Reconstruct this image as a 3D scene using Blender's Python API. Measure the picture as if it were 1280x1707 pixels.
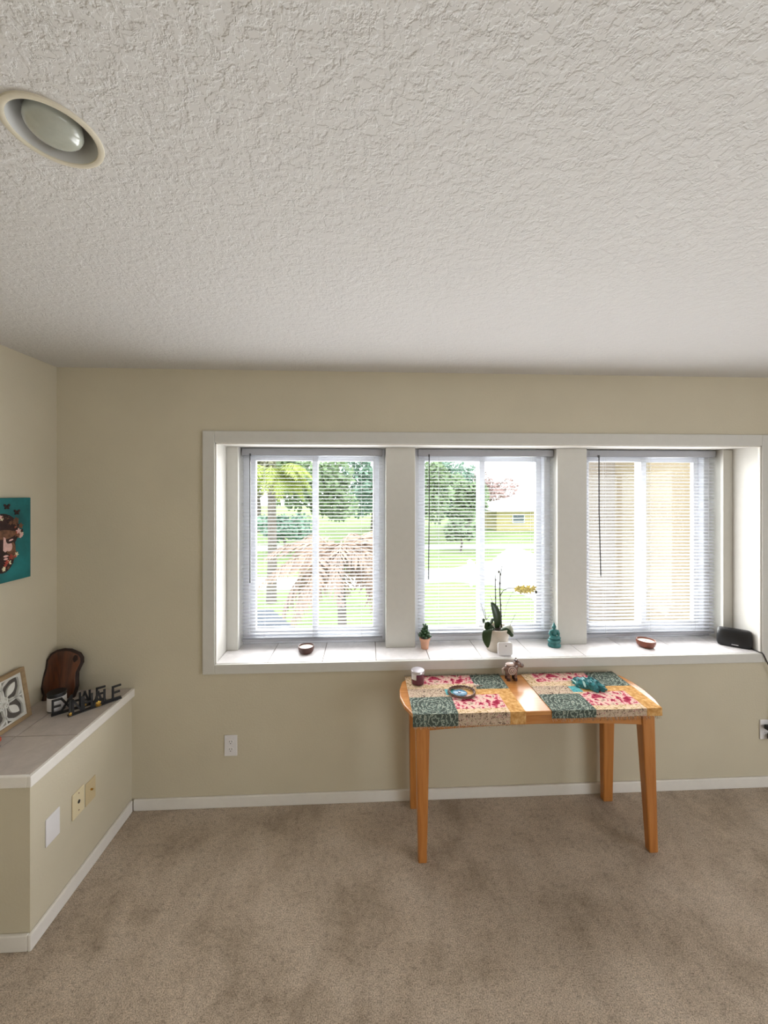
import bpy, math, random
from math import pi, sin, cos, radians
from mathutils import Vector, Matrix, noise

random.seed(7)
for o in list(bpy.data.objects):
    bpy.data.objects.remove(o, do_unlink=True)
S = bpy.context.scene
COL = S.collection

# ------------------------------------------------------------------ camera
cd = bpy.data.cameras.new('camera')
cam = bpy.data.objects.new('camera', cd)
COL.objects.link(cam)
cam.location = (0, 0, 1.757)
cam.rotation_euler = (radians(90), 0, radians(-2.73))
cd.sensor_fit = 'VERTICAL'
cd.sensor_height = 36
cd.lens = 36 * 650 / 1707
cd.shift_y = -33.5 / 1707
cd.clip_start = .02
cd.clip_end = 400
S.camera = cam

# ------------------------------------------------------------------ sky, light, exposure
W = bpy.data.worlds.new('sky')
S.world = W
W.use_nodes = True
bg = W.node_tree.nodes['Background']
bg.inputs[0].default_value = (.90, .95, 1.0, 1)      # bright hazy overcast sky
bg.inputs[1].default_value = 4.8
S.view_settings.view_transform = 'Standard'
S.view_settings.look = 'None'
S.view_settings.exposure = 0
S.view_settings.gamma = 1
S.view_settings.use_curve_mapping = False


def area(name, loc, rot, sx, sy, power, color=(1, 1, 1)):
    l = bpy.data.lights.new(name, 'AREA')
    l.shape = 'RECTANGLE'
    l.size, l.size_y = sx, sy
    l.energy = power
    l.color = color
    o = bpy.data.objects.new(name, l)
    COL.objects.link(o)
    o.location = loc
    o.rotation_euler = rot
    return o


# daylight entering at the three front windows from outside the glass, then added room fill
for cx in (-.325, .757, 1.845):
    area('daylight_window', (cx, 2.66, 1.42), (radians(-90), 0, 0), .84, 1.15, 32, (1, .99, .98))
    area('window_fill', (cx, 2.412, 1.42), (radians(-90), 0, 0), .84, 1.10, 8.8, (1, .985, .97))  # added fill on the room side of the blind, lifts room brightness
area('rear_opening_fill', (4.12, -1.3, 1.1), (0, radians(90), 0), 2.0, 2.8, 9, (1, .98, .97))  # added fill lamp at an invented opening behind the camera

# ------------------------------------------------------------------ materials
MATS = {}


def newmat(name):
    m = bpy.data.materials.new(name)
    m.use_nodes = True
    nt = m.node_tree
    b = nt.nodes['Principled BSDF']
    return m, nt, b


def N(nt, t, **kw):
    n = nt.nodes.new(t)
    for k, v in kw.items():
        if k in n.inputs:
            n.inputs[k].default_value = v
        else:
            setattr(n, k, v)
    return n


def ramp(nt, fac, stops, interp='LINEAR'):
    r = nt.nodes.new('ShaderNodeValToRGB')
    r.color_ramp.interpolation = interp
    els = r.color_ramp.elements
    while len(els) < len(stops):
        els.new(.5)
    for e, (p, c) in zip(els, stops):
        e.position = p
        e.color = (*c, 1) if len(c) == 3 else c
    nt.links.new(fac, r.inputs[0])
    return r.outputs[0]


def coords(nt, scale=(1, 1, 1), rot=(0, 0, 0), kind='Object'):
    tc = nt.nodes.new('ShaderNodeTexCoord')
    mp = nt.nodes.new('ShaderNodeMapping')
    mp.inputs['Scale'].default_value = scale
    mp.inputs['Rotation'].default_value = rot
    nt.links.new(tc.outputs[kind], mp.inputs[0])
    return mp.outputs[0]


def bump(nt, b, h, strength, dist):
    bp = N(nt, 'ShaderNodeBump', Strength=strength, Distance=dist)
    nt.links.new(h, bp.inputs['Height'])
    nt.links.new(bp.outputs[0], b.inputs['Normal'])
    return bp


def plain(name, c, rough=.5, metal=0, var=.06, vscale=30, bmp=0, bscale=200, coat=0, trans=0, sss=0):
    if name in MATS:
        return MATS[name]
    m, nt, b = newmat(name)
    b.inputs['Roughness'].default_value = rough
    b.inputs['Metallic'].default_value = metal
    if coat:
        b.inputs['Coat Weight'].default_value = coat
        b.inputs['Coat Roughness'].default_value = .1
    co = coords(nt)
    nz = N(nt, 'ShaderNodeTexNoise', Scale=vscale, Detail=3)
    nt.links.new(co, nz.inputs['Vector'])
    d = tuple(max(0, x * (1 - var)) for x in c)
    e = tuple(min(1, x * (1 + var)) for x in c)
    nt.links.new(ramp(nt, nz.outputs[0], [(.3, d), (.7, e)]), b.inputs['Base Color'])
    if bmp:
        n2 = N(nt, 'ShaderNodeTexNoise', Scale=bscale, Detail=2)
        nt.links.new(co, n2.inputs['Vector'])
        bump(nt, b, n2.outputs[0], bmp, .002)
    MATS[name] = m
    return m


def srgb(r, g, b):
    f = lambda x: ((x / 255 + .055) / 1.055) ** 2.4 if x > 10 else x / 255 / 12.92
    return (f(r), f(g), f(b))


def mat_wall():
    m, nt, b = newmat('beige_wall_paint')
    b.inputs['Roughness'].default_value = .7
    co = coords(nt)
    nz = N(nt, 'ShaderNodeTexNoise', Scale=3, Detail=3)
    nt.links.new(co, nz.inputs['Vector'])
    c = srgb(207, 198, 176)
    nt.links.new(ramp(nt, nz.outputs[0], [(.3, tuple(x * .97 for x in c)), (.7, tuple(x * 1.03 for x in c))]), b.inputs['Base Color'])
    n2 = N(nt, 'ShaderNodeTexNoise', Scale=95, Detail=3)
    nt.links.new(co, n2.inputs['Vector'])
    bump(nt, b, n2.outputs[0], .25, .003)
    return m


def mat_ceiling():
    m, nt, b = newmat('knockdown_textured_ceiling')
    b.inputs['Roughness'].default_value = .8
    b.inputs['Base Color'].default_value = (*srgb(216, 215, 214), 1)
    co = coords(nt)
    n1 = N(nt, 'ShaderNodeTexNoise', Scale=34, Detail=4, Roughness=.6, Distortion=.25)
    nt.links.new(co, n1.inputs['Vector'])
    a = ramp(nt, n1.outputs[0], [(.46, (0, 0, 0)), (.53, (1, 1, 1))])
    n3 = N(nt, 'ShaderNodeTexNoise', Scale=85, Detail=3, Distortion=.3)
    nt.links.new(co, n3.inputs['Vector'])
    c = ramp(nt, n3.outputs[0], [(.47, (0, 0, 0)), (.56, (1, 1, 1))])
    mx = N(nt, 'ShaderNodeMath', operation='MULTIPLY_ADD')
    nt.links.new(c, mx.inputs[0])
    mx.inputs[1].default_value = .45
    nt.links.new(a, mx.inputs[2])
    bump(nt, b, mx.outputs[0], .5, .003)
    return m


def mat_carpet():
    m, nt, b = newmat('taupe_cut_pile_carpet')
    b.inputs['Roughness'].default_value = 1
    b.inputs['Specular IOR Level'].default_value = .05
    b.inputs['Sheen Weight'].default_value = .25
    co = coords(nt)
    n1 = N(nt, 'ShaderNodeTexNoise', Scale=3.4, Detail=6, Roughness=.65, Distortion=.2)
    nt.links.new(co, n1.inputs['Vector'])
    n2 = N(nt, 'ShaderNodeTexNoise', Scale=230, Detail=3, Roughness=.85)
    nt.links.new(co, n2.inputs['Vector'])
    c1 = ramp(nt, n1.outputs[0], [(.34, srgb(172, 154, 134)), (.5, srgb(198, 180, 160)), (.66, srgb(208, 191, 172))])
    c2 = ramp(nt, n2.outputs[0], [(.34, (.30, .28, .26)), (.5, (.95, .95, .95)), (.66, (1.4, 1.4, 1.4))])
    n3 = N(nt, 'ShaderNodeTexNoise', Scale=48, Detail=4, Roughness=.7)
    nt.links.new(co, n3.inputs['Vector'])
    c3 = ramp(nt, n3.outputs[0], [(.32, (.74, .73, .72)), (.48, (1, 1, 1)), (.7, (1.1, 1.1, 1.1))])
    n4 = N(nt, 'ShaderNodeTexNoise', Scale=1.6, Detail=4, Roughness=.6)
    nt.links.new(coords(nt, (3.2, 1.0, 1), (0, 0, radians(-35))), n4.inputs['Vector'])
    c4 = ramp(nt, n4.outputs[0], [(.36, (.88, .87, .86)), (.5, (1, 1, 1)), (.62, (1.06, 1.06, 1.06))])
    prev = c1
    for cc in (c2, c3, c4):
        mx = N(nt, 'ShaderNodeMix', data_type='RGBA', blend_type='MULTIPLY')
        mx.inputs[0].default_value = 1
        nt.links.new(prev, mx.inputs[6])
        nt.links.new(cc, mx.inputs[7])
        prev = mx.outputs[2]
    nt.links.new(prev, b.inputs['Base Color'])
    bump(nt, b, n2.outputs[0], .6, .008)
    return m


def mat_wood(name, c1, c2, rough=.35, scale=(2, 30, 30), coat=.3):
    m, nt, b = newmat(name)
    b.inputs['Roughness'].default_value = rough
    b.inputs['Coat Weight'].default_value = coat
    b.inputs['Coat Roughness'].default_value = .18
    co = coords(nt, scale)
    n1 = N(nt, 'ShaderNodeTexNoise', Scale=1.5, Detail=6, Roughness=.6, Distortion=1.2)
    nt.links.new(co, n1.inputs['Vector'])
    nt.links.new(ramp(nt, n1.outputs[0], [(.3, c1), (.7, c2)]), b.inputs['Base Color'])
    bump(nt, b, n1.outputs[0], .05, .001)
    return m


def mat_tile(name, c):
    m, nt, b = newmat(name)
    b.inputs['Roughness'].default_value = .22
    co = coords(nt)
    n1 = N(nt, 'ShaderNodeTexNoise', Scale=9, Detail=6, Roughness=.65, Distortion=1.5)
    nt.links.new(co, n1.inputs['Vector'])
    nt.links.new(ramp(nt, n1.outputs[0], [(.3, tuple(x * .88 for x in c)), (.7, tuple(min(1, x * 1.08) for x in c))]), b.inputs['Base Color'])
    return m


def mat_glass():
    m = bpy.data.materials.new('window_glass')
    m.use_nodes = True
    nt = m.node_tree
    nt.nodes.clear()
    out = nt.nodes.new('ShaderNodeOutputMaterial')
    t = N(nt, 'ShaderNodeBsdfTransparent')
    t.inputs[0].default_value = (.96, .98, .97, 1)
    g = N(nt, 'ShaderNodeBsdfGlossy')
    g.inputs['Roughness'].default_value = .02
    f = N(nt, 'ShaderNodeFresnel')
    f.inputs[0].default_value = 1.35
    mx = N(nt, 'ShaderNodeMixShader')
    nt.links.new(f.outputs[0], mx.inputs[0])
    nt.links.new(t.outputs[0], mx.inputs[1])
    nt.links.new(g.outputs[0], mx.inputs[2])
    nt.links.new(mx.outputs[0], out.inputs[0])
    return m


def mat_slat():
    m, nt, b = newmat('white_translucent_blind_slat')
    b.inputs['Base Color'].default_value = (*srgb(240, 240, 244), 1)
    b.inputs['Roughness'].default_value = .4
    t = N(nt, 'ShaderNodeBsdfTranslucent')
    t.inputs[0].default_value = (.86, .87, .92, 1)
    mx = N(nt, 'ShaderNodeMixShader')
    mx.inputs[0].default_value = .4
    out = nt.nodes['Material Output']
    nt.links.new(b.outputs[0], mx.inputs[1])
    nt.links.new(t.outputs[0], mx.inputs[2])
    nt.links.new(mx.outputs[0], out.inputs[0])
    return m


def mat_patch(name, kind):
    m, nt, b = newmat(name)
    b.inputs['Roughness'].default_value = .95
    b.inputs['Specular IOR Level'].default_value = .1
    co = coords(nt)
    weave = N(nt, 'ShaderNodeTexNoise', Scale=420, Detail=2)
    nt.links.new(co, weave.inputs['Vector'])
    if kind == 'pink':
        n1 = N(nt, 'ShaderNodeTexNoise', Scale=34, Detail=3, Distortion=.7)
        nt.links.new(co, n1.inputs['Vector'])
        out = ramp(nt, n1.outputs[0], [(.30, srgb(134, 104, 92)), (.41, srgb(222, 190, 172)), (.50, srgb(226, 184, 176)),
                                       (.545, srgb(200, 92, 112)), (.62, srgb(146, 34, 62))])
    elif kind == 'teal':
        ln = N(nt, 'ShaderNodeVectorMath', operation='LENGTH')
        nt.links.new(co, ln.inputs[0])
        n1 = N(nt, 'ShaderNodeTexNoise', Scale=60, Detail=3)
        nt.links.new(co, n1.inputs['Vector'])
        ad = N(nt, 'ShaderNodeMath', operation='MULTIPLY_ADD')
        nt.links.new(n1.outputs[0], ad.inputs[0])
        ad.inputs[1].default_value = .055
        nt.links.new(ln.outputs['Value'], ad.inputs[2])
        sn = N(nt, 'ShaderNodeMath', operation='SINE')
        ml = N(nt, 'ShaderNodeMath', operation='MULTIPLY')
        nt.links.new(ad.outputs[0], ml.inputs[0])
        ml.inputs[1].default_value = 330
        nt.links.new(ml.outputs[0], sn.inputs[0])
        out = ramp(nt, sn.outputs[0], [(.0, srgb(78, 86, 80)), (.3, srgb(104, 124, 116)), (.65, srgb(126, 146, 136)), (1, srgb(164, 164, 150))])
    elif kind == 'gold':
        n1 = N(nt, 'ShaderNodeTexNoise', Scale=45, Detail=3)
        nt.links.new(co, n1.inputs['Vector'])
        out = ramp(nt, n1.outputs[0], [(.3, srgb(176, 122, 62)), (.55, srgb(212, 164, 104)), (.75, srgb(226, 190, 140))])
    elif kind == 'script':
        n1 = N(nt, 'ShaderNodeTexNoise', Scale=55, Detail=2, Distortion=2.5)
        nt.links.new(co, n1.inputs['Vector'])
        out = ramp(nt, n1.outputs[0], [(.36, srgb(84, 60, 62)), (.44, srgb(186, 164, 140)), (.6, srgb(206, 188, 166)), (.68, srgb(176, 112, 116))])
    elif kind == 'beige':
        n1 = N(nt, 'ShaderNodeTexNoise', Scale=70, Detail=3, Distortion=1)
        nt.links.new(co, n1.inputs['Vector'])
        out = ramp(nt, n1.outputs[0], [(.35, srgb(150, 116, 70)), (.48, srgb(214, 188, 150)), (.65, srgb(228, 200, 176))])
    elif kind == 'turquoise':
        n1 = N(nt, 'ShaderNodeTexNoise', Scale=80)
        nt.links.new(co, n1.inputs['Vector'])
        out = ramp(nt, n1.outputs[0], [(.3, srgb(60, 140, 150)), (.7, srgb(120, 190, 190))])
    nt.links.new(out, b.inputs['Base Color'])
    bump(nt, b, weave.outputs[0], .5, .002)
    return m


M = {
    'wall': mat_wall(), 'ceiling': mat_ceiling(), 'carpet': mat_carpet(), 'glass': mat_glass(),
    'trim': plain('off_white_trim_paint', srgb(210, 208, 202), .45, var=.015),
    'base': plain('white_baseboard_paint', srgb(236, 232, 226), .45, var=.015),
    'vinyl': plain('white_window_vinyl', srgb(240, 241, 246), .35, var=.01),
    'slat': mat_slat(),
    'rail': plain('grey_white_blind_rail', srgb(165, 166, 174), .4, var=.02),
    'wand': plain('smoky_tilt_wand', srgb(70, 72, 76), .2, var=.02),
    'cord': plain('white_blind_cord', srgb(225, 225, 228), .8, var=.02),
    'silltile': mat_tile('white_glazed_sill_tile', srgb(236, 232, 232)),
    'ledgetile': mat_tile('warm_grey_ledge_tile', srgb(196, 186, 180)),
    'grout': plain('grey_grout', srgb(140, 132, 124), .95, bmp=.3),
    'table': mat_wood('honey_maple_table', srgb(178, 112, 54), srgb(206, 144, 82), .24, (1.5, 26, 26)),
    'tableleg': mat_wood('honey_maple_leg', srgb(176, 108, 48), srgb(200, 134, 68), .32, (26, 26, 1.5)),
    'plate': plain('white_plastic_plate', srgb(232, 230, 232), .35, var=.01),
    'cream': plain('cream_plastic_plate', srgb(226, 212, 176), .4, var=.02),
    'painted': plain('wall_painted_plate', srgb(205, 186, 146), .6, var=.02),
    'black': plain('black_plastic', (.006, .006, .007), .45, var=.1),
    'matteblack': plain('matte_black_metal', (.012, .011, .012), .5, var=.1),
    'brass': plain('brass', srgb(190, 150, 80), .3, 1),
    'gold': plain('gold_metal', srgb(214, 176, 92), .3, .9),
    'lighttrim': plain('aged_ivory_light_trim', srgb(216, 209, 190), .5, var=.03),
    'baffle': plain('light_reflector_baffle', srgb(205, 205, 203), .28, var=.02),
    'bulb': plain('frosted_bulb_lens', srgb(178, 182, 172), .12, var=.05, vscale=60, coat=.6),
    'darkwood': mat_wood('dark_red_brown_wood', srgb(44, 18, 10), srgb(112, 56, 24), .3, (14, 14, 3), .5),
    'bark': plain('dark_bark_edge', srgb(40, 20, 12), .7, var=.3, bmp=.6),
    'framewood': mat_wood('pale_weathered_wood', srgb(148, 124, 92), srgb(178, 152, 116), .7, (20, 3, 20), 0),
    'white': plain('matte_white_carving', srgb(226, 224, 216), .7, var=.03),
    'slate': plain('grey_panel_backing', srgb(92, 86, 80), .8, var=.1),
    'bowl': plain('brown_carved_bowl_wood', srgb(120, 64, 44), .4, var=.25, vscale=40),
    'darkbowl': plain('dark_brown_bowl_wood', srgb(74, 42, 32), .4, var=.25, vscale=40),
    'wax': plain('cream_wax', srgb(240, 222, 208), .5, var=.03),
    'terracotta': plain('pale_terracotta', srgb(214, 164, 138), .8, var=.08, bmp=.2),
    'soil': plain('dark_soil', srgb(44, 34, 26), 1, var=.4, vscale=90, bmp=.8),
    'succ': plain('succulent_green', srgb(52, 84, 52), .45, var=.2),
    'potcream': plain('cream_ceramic_pot', srgb(206, 196, 182), .5, var=.04, bmp=.1, bscale=90),
    'leafdark': plain('dark_orchid_leaf', srgb(34, 56, 26), .3, var=.25, vscale=18),
    'leafpale': plain('grey_green_leaf', srgb(120, 122, 100), .4, var=.4, vscale=40),
    'stem': plain('brown_green_stem', srgb(58, 54, 36), .5, var=.25, vscale=60),
    'root': plain('pale_aerial_root', srgb(150, 150, 140), .7, var=.15),
    'yellow': plain('pale_yellow_petal', srgb(240, 226, 150), .6, var=.12, vscale=60),
    'buddha': plain('teal_glazed_statuette', srgb(48, 112, 112), .35, var=.2, vscale=30),
    'purple': plain('dark_plum_glass', srgb(92, 14, 52), .12, var=.15, coat=.6),
    'silver': plain('silver_lid', srgb(206, 200, 206), .3, .7),
    'braid': plain('brown_leather_braid', srgb(104, 72, 54), .5, var=.35, vscale=90, bmp=.5),
    'blue': plain('blue_stone', srgb(66, 120, 150), .25, var=.3, vscale=60),
    'navy': plain('navy_stone', srgb(22, 48, 92), .25, var=.2),
    'bead': plain('pearly_bead', srgb(220, 200, 190), .2, var=.05),
    'tealcloth': plain('teal_velvet_cloth', srgb(40, 118, 124), .35, var=.75, vscale=60, bmp=.8, bscale=90),
    'palestrap': plain('pale_aqua_ribbon', srgb(176, 214, 208), .4, var=.1),
    'figure': plain('brown_white_glaze', srgb(120, 92, 84), .25, var=.55, vscale=55, coat=.5),
    'figurelight': plain('pale_rose_glaze', srgb(206, 184, 176), .25, var=.1, coat=.5),
    'figuredark': plain('dark_maroon_glaze', srgb(58, 24, 24), .25, var=.2, coat=.5),
    'canvas': plain('teal_painted_canvas', srgb(24, 106, 108), .7, var=.4, vscale=9, bmp=.2),
    'canvasedge': plain('dark_teal_canvas_edge', srgb(14, 58, 60), .7, var=.2),
    'pdark': plain('painted_dark_brown', srgb(46, 24, 22), .7, var=.4, vscale=40),
    'pbrown': plain('painted_brown', srgb(112, 76, 54), .7, var=.4, vscale=60),
    'ppink': plain('painted_pale_pink', srgb(220, 178, 170), .7, var=.15, vscale=50),
    'pcream': plain('painted_cream', srgb(226, 214, 176), .7, var=.15, vscale=50),
    'pred': plain('painted_rust_red', srgb(170, 70, 56), .7, var=.3, vscale=50),
    'coral': plain('coral_red_glaze', srgb(196, 92, 74), .35, var=.15),
    'lawn': plain('yellow_green_lawn', (.18, .24, .075), .95, var=.18, vscale=.35),  # plain grass green, varied at random
    'concrete': plain('pale_concrete_drive', (.48, .47, .46), .9, var=.05, vscale=1),
    'asphalt': plain('pale_asphalt_road', (.36, .36, .37), .9, var=.06, vscale=1),
    'stucco_a': plain('warm_beige_stucco', (.25, .19, .115), .95, var=.03, vscale=4, bmp=.12, bscale=60),
    'stucco_b': plain('pinkish_beige_stucco', (.24, .195, .155), .95, var=.03, vscale=4, bmp=.12, bscale=60),
    'shingle': plain('blue_grey_roof_shingle', (.07, .08, .10), .9, var=.12, vscale=6, bmp=.5, bscale=20),
    'houseroof': plain('pale_grey_roof', (.42, .41, .41), .9, var=.06, vscale=1),
    'housewall': plain('pale_yellow_house_wall', (.45, .38, .17), .9, var=.04, vscale=1),
    'houseglass': plain('dark_house_window', (.10, .12, .13), .15, var=.1),
    'trunk': plain('grey_tree_bark', (.16, .13, .11), .95, var=.25, vscale=3, bmp=.6, bscale=12),
    'fol_a': plain('mid_green_foliage', (.17, .24, .11), .7, var=.3, vscale=.6),
    'fol_b': plain('blue_green_foliage', (.15, .25, .17), .7, var=.3, vscale=.6),
    'fol_c': plain('olive_foliage', (.21, .20, .11), .7, var=.3, vscale=.6),
    'fol_d': plain('pink_blossom_foliage', (.34, .22, .20), .7, var=.25, vscale=.6),
    'frond': plain('yellow_green_palm_frond', (.27, .31, .055), .6, var=.25, vscale=1),
    'deadfrond': plain('dried_brown_palm_frond', (.33, .23, .17), .8, var=.35, vscale=2),
    'mail': plain('white_painted_post', (.6, .6, .6), .7, var=.02),
}
for k in ('pink', 'teal', 'gold', 'script', 'beige', 'turquoise'):
    M['patch_' + k] = mat_patch('patchwork_' + k, k)

# ------------------------------------------------------------------ mesh helpers


class MB:
    def __init__(s):
        s.v, s.f = [], []

    def add(s, vs, fs):
        n = len(s.v)
        s.v += [tuple(p) for p in vs]
        s.f += [tuple(i + n for i in f) for f in fs]
        return s

    def box(s, x0, x1, y0, y1, z0, z1):
        return s.frustum((x0, x1, y0, y1), z0, (x0, x1, y0, y1), z1)

    def frustum(s, a, z0, b, z1):
        vs = [(a[0], a[2], z0), (a[1], a[2], z0), (a[1], a[3], z0), (a[0], a[3], z0),
              (b[0], b[2], z1), (b[1], b[2], z1), (b[1], b[3], z1), (b[0], b[3], z1)]
        return s.add(vs, [(3, 2, 1, 0), (4, 5, 6, 7), (0, 1, 5, 4), (1, 2, 6, 5), (2, 3, 7, 6), (3, 0, 4, 7)])

    def prism(s, pts, t0, t1, ax='z'):
        """extrude a polygon; ax is the extrusion axis; pts are the two other coordinates in order"""
        def P(p, t):
            return {'z': (p[0], p[1], t), 'y': (p[0], t, p[1]), 'x': (t, p[0], p[1])}[ax]
        n = len(pts)
        vs = [P(p, t0) for p in pts] + [P(p, t1) for p in pts]
        fs = [tuple(range(n - 1, -1, -1)), tuple(range(n, 2 * n))]
        fs += [(i, (i + 1) % n, (i + 1) % n + n, i + n) for i in range(n)]
        return s.add(vs, fs)

    def lathe(s, prof, n=24, c=(0, 0, 0), sx=1, sy=1):
        vs, fs = [], []
        m = len(prof)
        for i in range(n):
            a = 2 * pi * i / n
            for r, z in prof:
                vs.append((c[0] + r * cos(a) * sx, c[1] + r * sin(a) * sy, c[2] + z))
        for i in range(n):
            j = (i + 1) % n
            for k in range(m - 1):
                fs.append((i * m + k, j * m + k, j * m + k + 1, i * m + k + 1))
        closed = prof[0] == prof[-1]
        if prof[0][0] > 1e-6 and not closed:
            fs.append(tuple(i * m for i in range(n - 1, -1, -1)))
        if prof[-1][0] > 1e-6 and not closed:
            fs.append(tuple(i * m + m - 1 for i in range(n)))
        return s.add(vs, fs)

    def tube(s, path, rad, n=8, closed=False):
        path = [Vector(p) for p in path]
        m = len(path)
        R = rad if isinstance(rad, (list, tuple)) else [rad] * m
        vs, fs = [], []
        up = None
        for i, p in enumerate(path):
            if closed:
                t = path[(i + 1) % m] - path[i - 1]
            else:
                t = path[min(i + 1, m - 1)] - path[max(i - 1, 0)]
            t.normalize()
            if up is None:
                up = Vector((0, 0, 1)) if abs(t.z) < .9 else Vector((1, 0, 0))
            a = t.cross(up).normalized()
            b = a.cross(t).normalized()
            up = b
            for k in range(n):
                th = 2 * pi * k / n
                vs.append(p + R[i] * (cos(th) * a + sin(th) * b))
        for i in range(m if closed else m - 1):
            j = (i + 1) % m
            for k in range(n):
                l = (k + 1) % n
                fs.append((i * n + k, i * n + l, j * n + l, j * n + k))
        if not closed:
            fs.append(tuple(range(n - 1, -1, -1)))
            fs.append(tuple((m - 1) * n + k for k in range(n)))
        return s.add(vs, fs)

    def ell(s, c, r, n=14, m=9, rot=None):
        vs, fs = [], []
        R = rot.to_matrix() if rot is not None else Matrix.Identity(3)
        C = Vector(c)
        for j in range(1, m):
            ph = pi * j / m
            for i in range(n):
                a = 2 * pi * i / n
                vs.append(C + R @ Vector((r[0] * sin(ph) * cos(a), r[1] * sin(ph) * sin(a), -r[2] * cos(ph))))
        vs += [C + R @ Vector((0, 0, -r[2])), C + R @ Vector((0, 0, r[2]))]
        b, t = len(vs) - 2, len(vs) - 1
        for j in range(m - 2):
            for i in range(n):
                k = (i + 1) % n
                fs.append((j * n + i, j * n + k, (j + 1) * n + k, (j + 1) * n + i))
        for i in range(n):
            k = (i + 1) % n
            fs.append((b, k, i))
            fs.append((t, (m - 2) * n + i, (m - 2) * n + k))
        return s.add(vs, fs)

    def blade(s, path, widths, side, fold=.25):
        """leaf strip along a path: three vertices across, folded at the midrib"""
        vs, fs = [], []
        path = [Vector(p) for p in path]
        m = len(path)
        for i, p in enumerate(path):
            t = (path[min(i + 1, m - 1)] - path[max(i - 1, 0)]).normalized()
            sd = Vector(side)
            sd = (sd - t * sd.dot(t)).normalized()
            nr = sd.cross(t).normalized()
            w = widths[i]
            vs += [p - sd * w + nr * w * fold, p, p + sd * w + nr * w * fold]
        for i in range(m - 1):
            for k in range(2):
                fs.append((i * 3 + k, i * 3 + k + 1, (i + 1) * 3 + k + 1, (i + 1) * 3 + k))
        return s.add(vs, fs)

    def build(s, name, mat, parent=None, smooth=False, bevel=0, seg=2, loc=None, rot=None, solid=0, sub=0, remesh=0, angle=40):
        me = bpy.data.meshes.new(name)
        me.from_pydata(s.v, [], s.f)
        me.update()
        if smooth:
            me.polygons.foreach_set('use_smooth', [True] * len(me.polygons))
            me.set_sharp_from_angle(angle=radians(angle))
        me.materials.append(M[mat] if isinstance(mat, str) else mat)
        o = bpy.data.objects.new(name, me)
        COL.objects.link(o)
        if parent:
            o.parent = parent
        if loc:
            o.location = loc
        if rot:
            o.rotation_euler = rot
        if remesh:
            r = o.modifiers.new('r', 'REMESH')
            r.mode = 'VOXEL'
            r.voxel_size = remesh
            r.use_smooth_shade = True
            sm = o.modifiers.new('s', 'SMOOTH')
            sm.iterations = 3
            sm.factor = .5
        if solid:
            r = o.modifiers.new('so', 'SOLIDIFY')
            r.thickness = solid
            r.offset = 0
        if sub:
            r = o.modifiers.new('su', 'SUBSURF')
            r.levels = r.render_levels = sub
        if bevel:
            r = o.modifiers.new('b', 'BEVEL')
            r.width = bevel
            r.segments = seg
            r.limit_method = 'ANGLE'
        return o


def tag(o, label, cat, group=None):
    o['label'] = label
    o['category'] = cat
    if group:
        o['group'] = group
    return o


def struct(o):
    o['kind'] = 'structure'
    return o


def thing(name, label, cat, loc=(0, 0, 0), rz=0, group=None, rx=0, ry=0):
    o = bpy.data.objects.new(name, None)
    o.empty_display_size = .05
    COL.objects.link(o)
    o.location = loc
    o.rotation_euler = (rx, ry, rz)
    return tag(o, label, cat, group)


def sroot(name, loc=(0, 0, 0)):
    o = bpy.data.objects.new(name, None)
    COL.objects.link(o)
    o.location = loc
    return struct(o)


def box(x0, x1, y0, y1, z0, z1):
    return MB().box(x0, x1, y0, y1, z0, z1)


def arc(cx, cy, rx, ry, a0, a1, n):
    return [(cx + rx * cos(radians(a0 + (a1 - a0) * i / n)), cy + ry * sin(radians(a0 + (a1 - a0) * i / n))) for i in range(n + 1)]


# ------------------------------------------------------------------ room shell
YW = 2.22           # inner face of the window wall
XL, XR, YR, ZC = -1.69, 4.2, -3.6, 2.44
OX0, OX1, OZ0, OZ1 = -.835, 2.352, .80, 2.03      # opening of the window alcove
struct(box(XL - .1, XR + .1, YR - .1, YW + .3, -.1, 0).build('floor', 'carpet'))


def ceiling_mesh():
    """ceiling slab with a round hole for the recessed light"""
    mb = MB()
    cx, cy, r, n = -.592, .771, .0725, 48
    x0, x1, y0, y1 = XL - .1, XR + .1, YR - .1, YW + .1
    circ = [(cx + r * cos(2 * pi * i / n), cy + r * sin(2 * pi * i / n)) for i in range(n)]

    def outer(i):
        a = 2 * pi * i / n
        dx, dy = cos(a), sin(a)
        t = min(((x1 if dx > 0 else x0) - cx) / dx if abs(dx) > 1e-9 else 1e9, ((y1 if dy > 0 else y0) - cy) / dy if abs(dy) > 1e-9 else 1e9)
        return (cx + dx * t, cy + dy * t)
    out = [outer(i) for i in range(n)]
    # snap nearest outer points to the corners
    for c in ((x0, y0), (x0, y1), (x1, y0), (x1, y1)):
        k = min(range(n), key=lambda i: (out[i][0] - c[0]) ** 2 + (out[i][1] - c[1]) ** 2)
        out[k] = c
    vs = [(p[0], p[1], ZC) for p in circ] + [(p[0], p[1], ZC) for p in out] + [(p[0], p[1], ZC + .12) for p in circ] + [(p[0], p[1], ZC + .12) for p in out]
    fs = []
    for i in range(n):
        j = (i + 1) % n
        fs += [(i, j, n + j, n + i), (2 * n + i, 3 * n + i, 3 * n + j, 2 * n + j), (i, 2 * n + i, 2 * n + j, j), (n + i, n + j, 3 * n + j, 3 * n + i)]
    return mb.add(vs, fs)


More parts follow.
